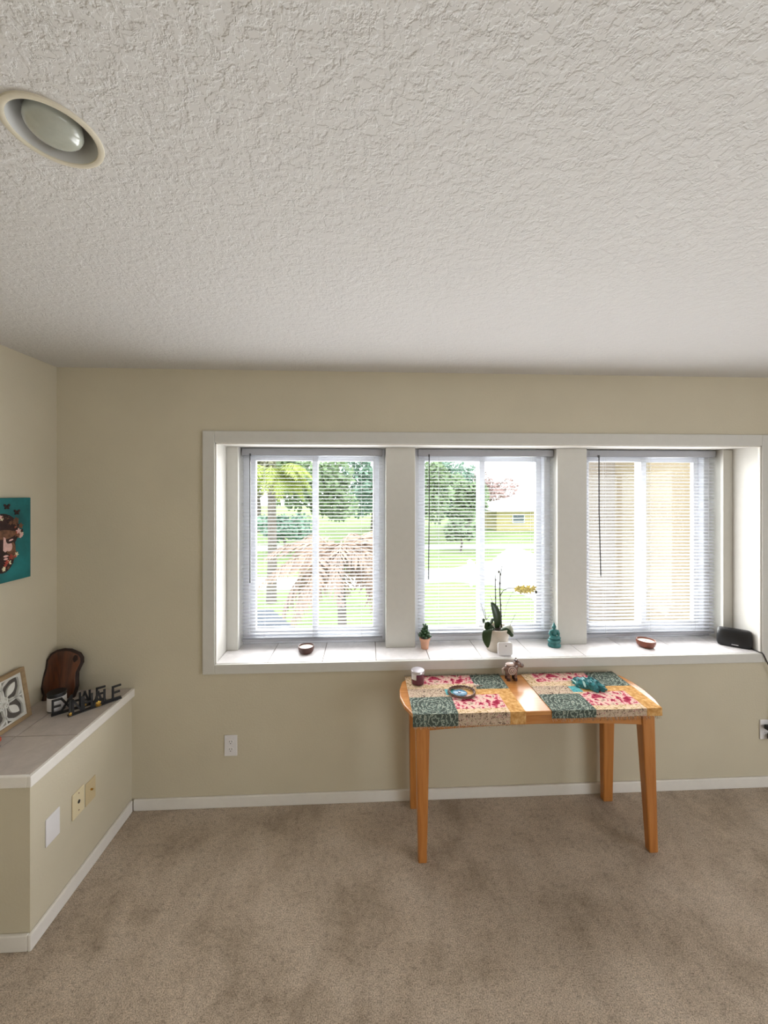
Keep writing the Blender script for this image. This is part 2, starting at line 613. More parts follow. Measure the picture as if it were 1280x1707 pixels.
struct(ceiling_mesh().build('ceiling', 'ceiling'))
struct(box(XL - .1, XL, YR - .1, YW + .1, 0, ZC).build('wall_left', 'wall'))
struct(box(XL, XR, YR - .1, YR, 0, ZC).build('wall_rear', 'wall'))
wr = MB().box(XR, XR + .1, YR - .1, -2.75, 0, ZC).box(XR, XR + .1, .15, YW + .1, 0, ZC).box(XR, XR + .1, -2.75, .15, 2.12, ZC)
struct(wr.build('wall_right', 'wall'))
dr = sroot('added_door_1', (XR, -1.3, 0))  # unseen doorway made up to hold the rear fill light
MB().box(0, .08, -1.45, -1.39, 0, 2.12).box(0, .08, 1.39, 1.45, 0, 2.12).box(0, .08, -1.39, 1.39, 2.05, 2.12).box(.02, .06, -.04, .04, 0, 2.05).build('added_door_frame', 'vinyl', dr)
# window wall around the alcove opening
wb = MB().box(XL, XR, YW, YW + .1, OZ1 + .012, ZC).box(XL, XR, YW, YW + .1, 0, OZ0 - .012)
wb.box(XL, OX0 - .012, YW, YW + .1, OZ0 - .012, OZ1 + .012).box(OX1 + .012, XR, YW, YW + .1, OZ0 - .012, OZ1 + .012)
struct(wb.build('wall_back', 'wall'))
struct(box(-1.275, XR, YW - .014, YW, 0, .062).build('baseboard_back', 'base', bevel=.004))
struct(box(XL, XL + .014, YR, 1.55, 0, .062).build('baseboard_left', 'base', bevel=.004))

# casing round the alcove: four boards, bottom one is the apron
tr = sroot('trim_1', (0, YW, 0))
cw = .066
for nm, a in (('casing_board', (OX0 - cw, OX0, OZ0 - .055, OZ1 + cw)), ('casing_board', (OX1, OX1 + cw, OZ0 - .055, OZ1 + cw)),
              ('casing_board', (OX0, OX1, OZ1, OZ1 + cw)), ('casing_board', (OX0, OX1, OZ0 - .055, OZ0 - .002))):
    box(a[0], a[1], -.018, 0, a[2], a[3]).build(nm, 'trim', tr, bevel=.003)
for a in ((OX0, OX0 + .008, OZ0, OZ1), (OX1 - .008, OX1, OZ0, OZ1), (OX0, OX1, OZ1 - .008, OZ1)):
    box(a[0], a[1], -.010, .004, a[2], a[3]).build('bead_strip', 'base', tr, bevel=.002)
# alcove box: side jambs, head, back piers
YP = 2.39           # face of the piers between the windows
al = sroot('wall_alcove', (0, YW, 0))
dp = YP - YW
box(OX0 - .012, OX0, -.006, dp + .18, OZ0 - .012, OZ1 + .012).build('jamb_panel', 'trim', al)
box(OX1, OX1 + .012, -.006, dp + .18, OZ0 - .012, OZ1 + .012).build('jamb_panel', 'trim', al)
box(OX0, OX1, -.006, dp + .18, OZ1, OZ1 + .012).build('head_panel', 'trim', al)
WX = [(-.767, .125), (.307, 1.203), (1.392, 2.288)]
for a, b in ((OX0, WX[0][0]), (WX[0][1], WX[1][0]), (WX[1][1], WX[2][0]), (WX[2][1], OX1)):
    box(a, b, dp, dp + .18, OZ0, OZ1).build('pier', 'trim', al, bevel=.003)
# tiled sill
sl = sroot('window_sill', (0, YW, OZ0))
box(OX0, OX1, -.002, dp + .14, -.03, -.003).build('grout_bed', 'grout', sl)
ts = [OX0] + [-.549 + .3055 * k for k in range(10)] + [OX1]
ts = [t for t in ts if t <= OX1]
for a, b in zip(ts[:-1], ts[1:]):
    if b - a > .02:
        box(a + .0018, b - .0018, -.002, dp + .14, -.012, 0).build('tile', 'silltile', sl, bevel=.002)

# ------------------------------------------------------------------ windows and blinds
YG = 2.52
for k, (x0, x1) in enumerate(WX):
    w = sroot('window_%d' % (k + 1), ((x0 + x1) / 2, YG, OZ0))
    hw, H = (x1 - x0) / 2, OZ1 - OZ0
    fr = MB().box(-hw, -hw + .04, -.03, .05, 0, H).box(hw - .04, hw, -.03, .05, 0, H)
    fr.box(-hw + .04, hw - .04, -.03, .05, 0, .05).box(-hw + .04, hw - .04, -.03, .05, H - .04, H)
    fr.build('window_frame', 'vinyl', w, bevel=.003)
    for s in (-1, 1):
        a, b = (-hw + .04, .02) if s < 0 else (-.02, hw - .04)
        y0, y1 = (-.022, .006) if s < 0 else (.010, .038)
        sh = MB().box(a, a + .036, y0, y1, .05, H - .04).box(b - .036, b, y0, y1, .05, H - .04)
        sh.box(a + .036, b - .036, y0, y1, .05, .085).box(a + .036, b - .036, y0, y1, H - .075, H - .04)
        so = sh.build('sash', 'vinyl', w, bevel=.002)
        ym = (y0 + y1) / 2
        box(a + .034, b - .034, ym - .002, ym + .002, .083, H - .073).build('pane', 'glass', so)

PITCH, NS = .0212, 53


def slat_mesh(L):
    prof = [(-.0125 + .025 * i / 6, .0016 * (1 - ((i - 3) / 3) ** 2)) for i in range(7)]
    vs, fs = [], []
    for x in (-L / 2, L / 2):
        vs += [(x, y, z) for y, z in prof] + [(x, y, z - .0004) for y, z in prof]
    for i in range(6):
        fs += [(i, 14 + i, 15 + i, i + 1), (7 + i, 8 + i, 22 + i, 21 + i)]
    fs += [(0, 7, 21, 14), (6, 20, 27, 13)]
    return MB().add(vs, fs)


slat_proto = None
BL = [(-.757, .106, 'white mini blind over the leftmost window with palm fronds behind', -.705, 1.20, .832),
      (.332, 1.196, 'white mini blind over the middle window behind the potted orchid', .398, 1.21, .845),
      (1.408, 2.28, 'white mini blind over the rightmost window in front of a stucco wall', 1.49, 1.22, .828)]
YB = 2.452
for k, (x0, x1, lab, wx, wz, zb) in enumerate(BL):
    L = .866
    cx = (x0 + x1) / 2
    r = thing('window_blind', lab, 'blind', (cx, YB, OZ0), group='mini blinds in the window alcove')
    zt = 1.982 - OZ0
    hr = MB().box(-L / 2, L / 2, -.022, .02, zt, zt + .042).build('headrail', 'rail', r, bevel=.004)
    box(-L / 2 + .02, -L / 2 + .05, -.024, -.021, zt + .008, zt + .034).build('bracket_clip', 'rail', hr)
    zb_l = zb - OZ0
    step = (zt - .012 - zb_l - .024) / (NS - 1)
    for i in range(NS):
        z = zt - .012 - i * step
        if slat_proto is None:
            o = slat_mesh(L).build('slat', 'slat', r, smooth=True)
            slat_proto = o
        else:
            o = slat_proto.copy()
            COL.objects.link(o)
            o.parent = r
        o.location = (0, 0, z)
        tilt = (.06, .06, .16)[k]
        o.rotation_euler = (tilt, 0, 0)
    box(-L / 2, L / 2, -.013, .013, zb_l, zb_l + .017).build('bottom_rail', 'rail', r, bevel=.004, rot=(0, (0, 0, -.006)[k], 0))
    wl = MB().tube([(wx - cx, -.030, zt - .002), (wx - cx, -.031, zt - .35), (wx - cx + (.0, -.004, .012)[k], -.030, wz - OZ0)], .0035, 6)
    wo = wl.build('tilt_wand', 'wand', r, smooth=True)
    box(wx - cx - .004, wx - cx + .004, -.032, -.022, zt - .006, zt + .01).build('wand_hook', 'wand', wo)
    for sx in (-.30, 0, .30):
        for y in (-.0135, .0135):
            MB().tube([(sx, y, zb_l + .017), (sx, y, zt)], .0007, 5).build('ladder_cord', 'cord', r)
    MB().tube([(L / 2 - .05, -.024, zt), (L / 2 - .05, -.024, zt - .62)], .0012, 5).build('lift_cord', 'cord', r)

# ------------------------------------------------------------------ ledge on the left
LX, LY, LZ = -1.29, 1.565, .67
lg = sroot('wall_ledge', (XL, LY, 0))
lw, ll = LX - XL, YW - LY
box(0, lw, 0, ll, 0, LZ - .014).build('ledge_body', 'wall', lg)
box(.0, lw - .002, .002, ll, LZ - .014, LZ - .004).build('grout_bed', 'grout', lg)
xs, ys = [0, .137, lw], [0, .245, .55, ll]
for a, b in zip(xs[:-1], xs[1:]):
    for c, d in zip(ys[:-1], ys[1:]):
        box(a + (.002 if a else 0), b - (.002 if b < lw else 0), c + (.002 if c else 0), d - .002, LZ - .012, LZ).build('tile', 'ledgetile', lg, bevel=.0015)
box(lw, lw + .016, -.016, ll, LZ - .042, LZ + .001).build('edge_trim', 'base', lg, bevel=.003)
box(0, lw, -.016, 0, LZ - .042, LZ + .001).build('edge_trim', 'base', lg, bevel=.003)
box(lw, lw + .014, -.014, ll - .014, 0, .062).build('baseboard', 'base', lg, bevel=.004)
box(0, lw, -.014, 0, 0, .062).build('baseboard', 'base', lg, bevel=.004)

# ------------------------------------------------------------------ recessed light
r = thing('recessed_light', 'round recessed ceiling downlight with ivory trim ring, switched off', 'light', (-.592, .771, ZC))
r.scale = (.87, .87, .87)
ring = MB()
n = 48
prof = [(.091, .001), (.090, -.004), (.084, -.006), (.0785, -.004), (.0775, .004), (.082, .004)]
ring.lathe(prof + prof[:1], n).build('trim_ring', 'lighttrim', r, smooth=True)
MB().lathe([(.0778, -.002), (.0740, .012), (.068, .034), (.061, .056), (.056, .072), (.058, .074), (.064, .058), (.073, .036), (.080, .012), (.0805, -.001), (.0778, -.002)], n).build('baffle', 'baffle', r, smooth=True)
MB().lathe([(0, -.012), (.014, -.0115), (.028, -.0095), (.040, -.0055), (.048, .000), (.0525, .008), (.053, .018), (.048, .044), (.036, .072), (.018, .104), (.018, .115), (0, .115)], n).build('bulb', 'bulb', r, smooth=True)
MB().lathe([(.0, .118), (.056, .118), (.056, .0725), (.0575, .0725), (.0575, .1195), (0, .1195)], 24).build('housing', 'matteblack', r)

# ------------------------------------------------------------------ wall plates


def outlet_face(r, m):
    for dz in (.021, -.021):
        f = MB().prism([(x, z + dz) for x, z in arc(0, 0, .0165, .0145, 0, 360, 20)[:-1]], -.0075, -.005, 'y').build('socket', m, r)
        for x, z0, z1 in ((-.0062, .002, .010), (.0062, .002, .010)):
            box(x - .0011, x + .0011, -.0079, -.0074, dz + z0 - .002, dz + z1 - .002).build('slot', 'black', f)
        MB().prism([(x, z + dz - .0075) for x, z in arc(0, 0, .0025, .0025, 0, 360, 10)[:-1]], -.0079, -.0074, 'y').build('slot', 'black', f)


r = thing('wall_outlet', 'white duplex outlet low on the beige wall left of the table', 'outlet', (-.751, YW, .34))
box(-.0355, .0355, -.006, 0, -.058, .058).build('cover_plate', 'plate', r, bevel=.003)
outlet_face(r, 'plate')
r = thing('wall_outlet', 'white outlet with black plugs at the right edge of the wall', 'outlet', (2.384, YW, .34))
box(-.0355, .0355, -.006, 0, -.058, .058).build('cover_plate', 'plate', r, bevel=.003)
outlet_face(r, 'plate')
# black plug with its lead
r = thing('power_plug', 'black power plug pushed into the right-hand outlet', 'plug', (2.384, YW - .0085, .361))
MB().box(-.016, .03, -.034, 0, -.013, .013).build('plug_body', 'black', r, bevel=.005)
r = thing('power_adapter', 'black adapter at the bottom of the right-hand outlet', 'plug', (2.405, YW - .0085, .305))
MB().box(-.016, .03, -.03, 0, -.02, .016).build('adapter_body', 'black', r, bevel=.005)

# plates on the ledge face (face normal +x)
r = thing('wall_plate', 'blank white cover plate on the side of the ledge', 'wall plate', (LX, 1.671, .3765))
box(0, .005, -.036, .036, -.056, .056).build('cover_plate', 'plate', r, bevel=.0025)
r = thing('wall_plate', 'cream jack plate with a round black port on the ledge', 'wall plate', (LX, 1.813, .364))
box(0, .006, -.036, .036, -.056, .056).build('cover_plate', 'cream', r, bevel=.003)
MB().prism(arc(0, .004, .007, .008, 0, 360, 16)[:-1], .005, .0075, 'x').build('port', 'black', r)
for z in (.042, -.034):
    MB().prism(arc(0, z, .0028, .0028, 0, 360, 10)[:-1], .005, .0068, 'x').build('screw', 'bowl', r)
r = thing('wall_plate', 'coaxial plate painted over in the wall colour on the ledge', 'wall plate', (LX, 1.893, .356))
box(0, .004, -.033, .033, -.052, .052).build('cover_plate', 'painted', r, bevel=.002)
MB().tube([(.003, 0, .006), (.013, 0, .006)], .0045, 10).build('coaxial_connector', 'brass', r, smooth=True)

# ------------------------------------------------------------------ canvas painting on the left wall
r = thing('canvas_painting', 'teal square canvas painting of a flower-crowned face on the left wall', 'painting', (XL, 1.83, 1.337))
T = .028
box(0, T, -.19, .19, 0, .392).build('canvas', 'canvas', r, bevel=.002)
box(.0, T - .002, .19, .1915, .001, .391).build('canvas_edge', 'canvasedge', r)


def daub(name, pts, m, lift=.0006):
    MB().prism(pts, T - .001, T + lift, 'x').build(name, m, r)


def blob(cx, cz, ry, rz, k=9, j=.25, a=0):
    return [(cx + ry * (1 + random.uniform(-j, j)) * cos(a + 2 * pi * i / k), cz + rz * (1 + random.uniform(-j, j)) * sin(a + 2 * pi * i / k)) for i in range(k)]


def oval(cy, cz, ry, rz, k=28, tilt=0):
    return [(cy + ry * cos(2 * pi * i / k) * cos(tilt) - rz * sin(2 * pi * i / k) * sin(tilt), cz + ry * cos(2 * pi * i / k) * sin(tilt) + rz * sin(2 * pi * i / k) * cos(tilt)) for i in range(k)]


def flower(cy, cz, q, ph=0):
    return [(cy + q * (.74 + .26 * cos(5 * 2 * pi * i / 30)) * cos(2 * pi * i / 30 + ph), cz + q * (.74 + .26 * cos(5 * 2 * pi * i / 30)) * sin(2 * pi * i / 30 + ph)) for i in range(30)]


LIFT = [.0005]


def paint(name, pts, m):
    LIFT[0] += .00003
    daub(name, pts, m, LIFT[0])


paint('painted_hair', oval(.035, .235, .088, .085), 'pdark')
paint('painted_face', oval(.040, .150, .066, .105), 'pdark')
paint('painted_forehead', oval(.045, .222, .058, .022), 'pbrown')
paint('painted_cheek', oval(.078, .160, .026, .036, tilt=.3), 'pbrown')
paint('painted_cheek', oval(.070, .166, .018, .024, tilt=.3), 'ppink')
paint('painted_nose', [(.044, .212), (.054, .206), (.060, .165), (.064, .148), (.052, .140), (.042, .150)], 'ppink')
paint('painted_eye', oval(.080, .190, .021, .011, tilt=.25), 'pdark')
paint('painted_eyelid', oval(.082, .194, .012, .004, tilt=.25), 'ppink')
paint('painted_eye', oval(.014, .190, .018, .010, tilt=-.25), 'pdark')
paint('painted_lips', oval(.056, .122, .013, .005), 'ppink')
paint('painted_lips', oval(.055, .109, .011, .005), 'ppink')
rp = random.Random(4)
for k in range(46):
    a_ = rp.uniform(-.35, 2.6)
    q_ = rp.uniform(.7, 1.15)
    cy_, cz_ = .035 + .092 * q_ * cos(a_), .232 + .080 * q_ * sin(a_)
    paint('painted_flower', flower(cy_, cz_, rp.uniform(.007, .017), k), rp.choice(['pdark', 'pdark', 'pdark', 'pbrown', 'pbrown', 'pbrown', 'ppink', 'pcream', 'pred']))
for k in range(14):
    t_ = k / 13
    paint('painted_flower', flower(.108 - .06 * t_ + rp.uniform(-.012, .012), .13 - .075 * t_ + rp.uniform(-.01, .01), rp.uniform(.008, .015), k), rp.choice(['pcream', 'pcream', 'pred', 'pdark', 'pbrown', 'ppink']))
for cy, cz, q in ((.060, .350, .015), (.112, .322, .015), (-.06, .34, .015)):
    for sg in (-1, 1):
        paint('painted_butterfly', oval(cy + sg * q * .55, cz + q * .4, q * .62, q * .38, 16, sg * .8), 'pdark')
        paint('painted_butterfly', oval(cy + sg * q * .4, cz - q * .35, q * .4, q * .3, 16, -sg * .6), 'pdark')

# ------------------------------------------------------------------ carved panel leaning on the left wall
r = thing('carved_panel', 'square white fretwork panel in a pale wood frame on the ledge', 'wall decor', (-1.632, 1.854, LZ), ry=radians(-9))
w = .2          # local: y along the wall, z up, x outwards
hh = .2
P0, P1 = -.115, .125
Wp = P1 - P0
for a in ((P0, P1, 0, .018), (P0, P1, Wp - .018, Wp)):
    box(-.012, .012, a[0], a[1], a[2], a[3]).build('frame_rail', 'framewood', r, bevel=.002)
for a in ((P0, P0 + .018), (P1 - .018, P1)):
    box(-.012, .012, a[0], a[1], .018, Wp - .018).build('frame_stile', 'framewood', r, bevel=.002)
box(-.010, -.006, P0 + .018, P1 - .018, .018, Wp - .018).build('backing', 'slate', r)
cy, cz = (P0 + P1) / 2, Wp / 2
hw = Wp / 2 - .018
fret = MB()
for a in ((cy - hw, cy + hw, cz - hw, cz - hw + .008), (cy - hw, cy + hw, cz + hw - .008, cz + hw), (cy - hw, cy - hw + .008, cz - hw, cz + hw), (cy + hw - .008, cy + hw, cz - hw, cz + hw)):
    fret.box(-.006, .004, *a)
fret.build('fret_border', 'white', r)


def ribbon(name, pts, wd, closed=False):
    """flat fretwork band in the panel plane"""
    mb = MB()
    m = len(pts)
    vs, fs = [], []
    for i, p in enumerate(pts):
        a = pts[(i + 1) % m] if closed or i < m - 1 else p
        b = pts[i - 1] if closed or i > 0 else p
        dx, dz = a[0] - b[0], a[1] - b[1]
        l = math.hypot(dx, dz) or 1
        nx, nz = -dz / l * wd / 2, dx / l * wd / 2
        vs += [(-.006, p[0] + nx, p[1] + nz), (-.006, p[0] - nx, p[1] - nz), (.004, p[0] - nx, p[1] - nz), (.004, p[0] + nx, p[1] + nz)]
    for i in range(m if closed else m - 1):
        j = (i + 1) % m
        for k in range(4):
            l = (k + 1) % 4
            fs.append((i * 4 + k, i * 4 + l, j * 4 + l, j * 4 + k))
    mb.add(vs, fs).build(name, 'white', r)


q = hw - .006
for sx in (-1, 1):
    for sz in (-1, 1):
        # petal pointing to the corner, with an inner leaf
        pet = []
        for i in range(17):
            t = i / 16
            d = q * 1.32 * t
            wv = q * .50 * sin(pi * t) ** .8
            pet.append((d, wv))
        path = [(d, wv) for d, wv in pet] + [(d, -wv) for d, wv in pet[-2:0:-1]]
        c45 = math.sqrt(.5)
        pts = [(cy + sx * (d * c45 - v * c45), cz + sz * (d * c45 + v * c45)) for d, v in path]
        ribbon('petal', pts, .009, True)
        inn = [(q * .34 + (d - 0) * .52, v * .34) for d, v in path]
        pts = [(cy + sx * (d * c45 - v * c45), cz + sz * (d * c45 + v * c45)) for d, v in inn]
        mb = MB().prism(pts if sx * sz > 0 else pts[::-1], -.006, .002, 'x')
        mb.build('petal_leaf', 'white', r)
for i in range(4):
    a = i * pi / 2
    ux, uz = cos(a), sin(a)
    ribbon('spoke', [(cy + ux * q * .25, cz + uz * q * .25), (cy + ux * q, cz + uz * q)], .007)
    ribbon('spoke', [(cy + (ux * .94 - uz * .40) * q, cz + (uz * .94 + ux * .40) * q), (cy + ux * q * .72, cz + uz * q * .72), (cy + (ux * .94 + uz * .40) * q, cz + (uz * .94 - ux * .40) * q)], .006)
ribbon('centre_ring', arc(cy, cz, q * .26, q * .26, 0, 345, 20), .006, True)
ribbon('centre_cross', [(cy - q * .26, cz - q * .26), (cy + q * .26, cz + q * .26)], .005)
ribbon('centre_cross', [(cy - q * .26, cz + q * .26), (cy + q * .26, cz - q * .26)], .005)

# coral ornament at the picture's left edge
r = thing('coral_ornament', 'small coral red ornament on a dark foot at the ledge corner', 'ornament', (-1.572, 1.735, LZ))
MB().lathe([(0, 0), (.016, 0), (.013, .005), (.006, .009), (.006, .014), (0, .014)], 16).build('foot', 'black', r, smooth=True)
MB().lathe([(0, .012), (.012, .014), (.02, .026), (.018, .036), (.012, .034), (0, .026)], 16).build('cup', 'coral', r, smooth=True)

# ------------------------------------------------------------------ live-edge wood slab in the corner
r = thing('wood_slab', 'dark live-edge wooden slab propped upright in the ledge corner', 'wood slab', (-1.600, 2.128, LZ), rz=radians(12), rx=radians(-13))
out = [(-.092, 0), (-.088, .03), (-.108, .075), (-.104, .12), (-.092, .17), (-.092, .215), (-.075, .243), (-.045, .258), (-.01, .262), (.03, .256),
       (.058, .243), (.082, .232), (.098, .210), (.101, .188), (.088, .160), (.078, .135), (.080, .100), (.086, .06), (.078, .025), (.07, 0)]
out = [(x * .78, z * .92) for x, z in out]
MB().prism(out, -.012, .012, 'y').build('board', 'darkwood', r, bevel=.004)
edge = [(x, -.002 if False else 0, z) for x, z in out[1:-1]]
MB().tube([(x * 1.0, 0, z) for x, z in out], .0115, 6).build('bark_edge', 'bark', r, smooth=True)
MB().prism(blob(.052, .196, .012, .018, 11, .2), -.0145, -.011, 'y').build('knot', 'bark', r)

# candle jar in front of the slab
r = thing('jar_candle', 'black lidded candle jar with a white label before the wood slab', 'candle', (-1.541, 2.026, LZ))
MB().lathe([(0, 0), (.035, 0), (.038, .003), (.038, .078), (.036, .081), (0, .081)], 32).build('jar', 'black', r, smooth=True)
MB().lathe([(.0382, .006), (.0388, .007), (.0388, .070), (.0382, .071), (.0382, .006)], 32).build('label_band', 'plate', r, smooth=True)
MB().lathe([(0, .081), (.0385, .081), (.0395, .082), (.0395, .088), (.038, .090), (0, .090)], 32).build('lid', 'black', r, smooth=True)

# ------------------------------------------------------------------ word signs
GL = {
    'E': [((0, 0), (0, 1)), ((0, 0), (.6, 0)), ((0, .5), (.5, .5)), ((0, 1), (.6, 1))],
    'X': [((0, 0), (.72, 1)), ((0, 1), (.72, 0))],
    'H': [((0, 0), (0, 1)), ((.62, 0), (.62, 1)), ((0, .5), (.62, .5))],
    'A': [((0, 0), (.36, 1)), ((.36, 1), (.72, 0)), ((.14, .36), (.58, .36))],
    'L': [((0, 0), (0, 1)), ((0, 0), (.55, 0))],
    'I': [((.06, 0), (.06, 1))],
    'N': [((0, 0), (0, 1)), ((0, 1), (.66, 0)), ((.66, 0), (.66, 1))],
}
GW = {'E': .6, 'X': .72, 'H': .62, 'A': .72, 'L': .55, 'I': .12, 'N': .66}


def bar(mb, p, q, w, y0, y1):
    dx, dz = q[0] - p[0], q[1] - p[1]
    l = math.hypot(dx, dz)
    ux, uz = dx / l, dz / l
    nx, nz = -uz * w / 2, ux * w / 2
    e = w / 2
    a = (p[0] - ux * e, p[1] - uz * e)
    b = (q[0] + ux * e, q[1] + uz * e)
    mb.prism([(a[0] + nx, a[1] + nz), (a[0] - nx, a[1] - nz), (b[0] - nx, b[1] - nz), (b[0] + nx, b[1] + nz)], y0, y1, 'y')


def lotus(r, x, y, z, s):
    g = MB()
    g.lathe([(0, 0), (.9 * s, 0), (.9 * s, .15 * s), (0, .2 * s)], 14, (x, y, z))
    for k in range(6):
        a = 2 * pi * k / 6
        g.ell((x + cos(a) * .45 * s, y + sin(a) * .25 * s, z + .75 * s), (.28 * s, .16 * s, .65 * s), 8, 6, Matrix.Rotation(.5 * cos(a), 3, 'Y').to_quaternion())
    g.ell((x, y, z + .95 * s), (.28 * s, .18 * s, .8 * s), 8, 6)
    g.build('gold_lotus', 'gold', r, smooth=True)


def sign(word, label, p, q, h, lot):
    L = math.hypot(q[0] - p[0], q[1] - p[1])
    r = thing('word_sign', label, 'sign', (p[0], p[1], LZ), math.atan2(q[1] - p[1], q[0] - p[0]), group='black metal word signs')
    box(0, L, -.011, .011, 0, .006).build('base_bar', 'matteblack', r, bevel=.001)
    tot = sum(GW[c] for c in word)
    cwid = h * .86
    gap = (L - .012 - tot * cwid) / (len(word) - 1)
    x = .006
    for i, c in enumerate(word):
        mb = MB()
        for a, b in GL[c]:
            bar(mb, (x + a[0] * cwid, .009 + a[1] * h), (x + b[0] * cwid, .009 + b[1] * h), .0088, -.004, .004)
        mb.build('letter', 'matteblack', r)
        if i in lot:
            lotus(r, x + GW[c] * cwid / 2, -.0065, .006, lot[i])
        x += GW[c] * cwid + gap


sign('EXHALE', 'black metal EXHALE word sign nearer the wall corner', (-1.521, 1.964), (-1.357, 2.108), .062, {3: .008})
sign('INHALE', 'black metal INHALE word sign with gold lotus, nearer the ledge edge', (-1.437, 1.955), (-1.287, 2.122), .062, {0: .008, 3: .014})

# ------------------------------------------------------------------ table
ZT = .71
tb = thing('console_table', 'honey wood table with bowed ends and tapered legs under the windows', 'table', (.82, 2.01, 0))
ox, oy = .82, 2.01


def T2(pts):
    return [(x - ox, y - oy) for x, y in pts]


yf, yb = 1.822, 2.196
top = [(.226, yf), (1.436, yf)] + [(1.462, 1.90), (1.475, 2.0), (1.472, 2.08), (1.458, 2.145), (1.43, yb - .004), (1.40, yb)] + [(.275, yb), (.235, yb - .012), (.200, 2.14), (.180, 2.06), (.176, 1.99), (.19, 1.91)]
MB().prism(T2(top), ZT - .022, ZT).build('tabletop', 'table', tb, bevel=.005)
ap = [(.30, .690), (.30, .615), (.42, .622), (.60, .629), (.84, .632), (1.06, .629), (1.25, .621), (1.37, .613), (1.37, .690)]
MB().prism([(x - ox, z) for x, z in ap], 1.852 - oy, 1.874 - oy, 'y').build('apron', 'table', tb, bevel=.002)
MB().prism([(x - ox, z) for x, z in ap], 2.146 - oy, 2.168 - oy, 'y').build('apron', 'table', tb, bevel=.002)
box(.252 - ox, .276 - ox, 1.88 - oy, 2.14 - oy, .615, .69).build('apron', 'table', tb, bevel=.002)
box(1.38 - ox, 1.404 - ox, 1.88 - oy, 2.14 - oy, .615, .69).build('apron', 'table', tb, bevel=.002)
for t, b in (((.240, .308, 1.846, 1.900), (.250, .291, 1.830, 1.866)), ((1.352, 1.418, 1.846, 1.900), (1.380, 1.424, 1.830, 1.866)),
             ((.240, .306, 2.125, 2.178), (.248, .290, 2.146, 2.182)), ((1.334, 1.404, 2.125, 2.178), (1.348, 1.402, 2.146, 2.182))):
    a = MB()
    m = tuple(b[i] * .55 + t[i] * .45 for i in range(4))
    o4 = (ox, ox, oy, oy)
    sub_ = lambda q: tuple(q[i] - o4[i] for i in range(4))
    a.frustum(sub_(b), 0, sub_(t), .688)
    a.build('leg', 'tableleg', tb, bevel=.006)


def runner(label, x0, x1, hang, group, seed, fr_h):
    rnd = random.Random(seed)
    r = thing('patchwork_placemat', label, 'placemat', ((x0 + x1) / 2, 2.01, ZT), group=group)
    cx = (x0 + x1) / 2
    w = x1 - x0
    dep = yb - yf + .004
    tot = hang + dep

    def P(s, t):
        x = x0 + s * w
        wob = .0012 * noise.noise(Vector((x * 14, t * 14, seed)))
        if t < hang:
            e = max(0, (t - hang + .008) / .008)
            return Vector((x - cx, yf - .0035 + .0015 * (sin(x * 30) * (hang - t) / hang) - 2.01, -(hang - t) + .0025 * e))
        return Vector((x - cx, yf - .0035 + (t - hang) - 2.01, .0022 + wob))
    f = lambda v: hang + v * dep
    layout = [  # s0,s1,t0,t1,kind
        (.0, .40, 0, hang, 'teal'), (.40, .86, 0, hang, 'script'), (.86, 1, 0, hang, 'gold'),
        (.0, .40, hang, f(.40), 'teal'), (.40, .86, hang, f(.10), 'beige'), (.40, .86, f(.10), f(.44), 'pink'), (.86, 1, hang, f(.44), 'gold'),
        (.0, .36, f(.40), f(.62), 'script'), (.36, .46, f(.44), f(.60), 'turquoise'), (.46, 1, f(.44), f(.58), 'gold'), (.36, .46, f(.40), f(.44), 'beige'), (.36, .46, f(.60), f(.62), 'beige'),
        (.0, .10, f(.62), f(1), 'beige'), (.10, .68, f(.62), f(.74), 'beige'), (.10, .68, f(.74), f(1), 'pink'), (.46, .68, f(.58), f(.62), 'beige'),
        (.68, 1, f(.58), f(1), 'teal')]
    for s0, s1, t0, t1, kd in layout:
        n1, n2 = max(2, int((s1 - s0) * 14)), max(2, int((t1 - t0) / tot * 20))
        c = P((s0 + s1) / 2, (t0 + t1) / 2)
        lift = rnd.uniform(0, .0006)
        vs = []
        for j in range(n2 + 1):
            for i in range(n1 + 1):
                p = P(s0 + (s1 - s0) * i / n1, t0 + (t1 - t0) * j / n2)
                p.z += lift
                vs.append(p - c)
        fs = [(j * (n1 + 1) + i, j * (n1 + 1) + i + 1, (j + 1) * (n1 + 1) + i + 1, (j + 1) * (n1 + 1) + i) for j in range(n2) for i in range(n1)]
        MB().add(vs, fs).build('patch', 'patch_' + kd, r, loc=c, solid=.0016)
    # frayed hems
    for nm, mm, tt, sgn in (('fringe', 'patch_script', 0, -1), ('fringe', 'patch_teal', tot, 1)):
        fr = MB()
        for i in range(230):
            s = rnd.random()
            p = P(s, tt)
            l = rnd.uniform(.004, fr_h)
            dx = rnd.uniform(-.006, .006)
            wd = .0009
            if sgn < 0:
                e = p + Vector((dx, rnd.uniform(-.005, .001), -l))
            else:
                e = p + Vector((dx, rnd.uniform(.001, .004), rnd.uniform(.0, .008)))
            fr.tube([p, (p + e) / 2 + Vector((0, -.001, .001)), e], wd * .6, 3)
        o = fr.build(nm, mm, r)
        o['kind'] = 'stuff'
    return r


runner('patchwork placemat on the left half of the table under the braided coil', .222, .762, .056, 'patchwork placemats on the table', 3, .012)
runner('patchwork placemat on the right half of the table under the teal bundle', .889, 1.432, .034, 'patchwork placemats on the table', 8, .018)

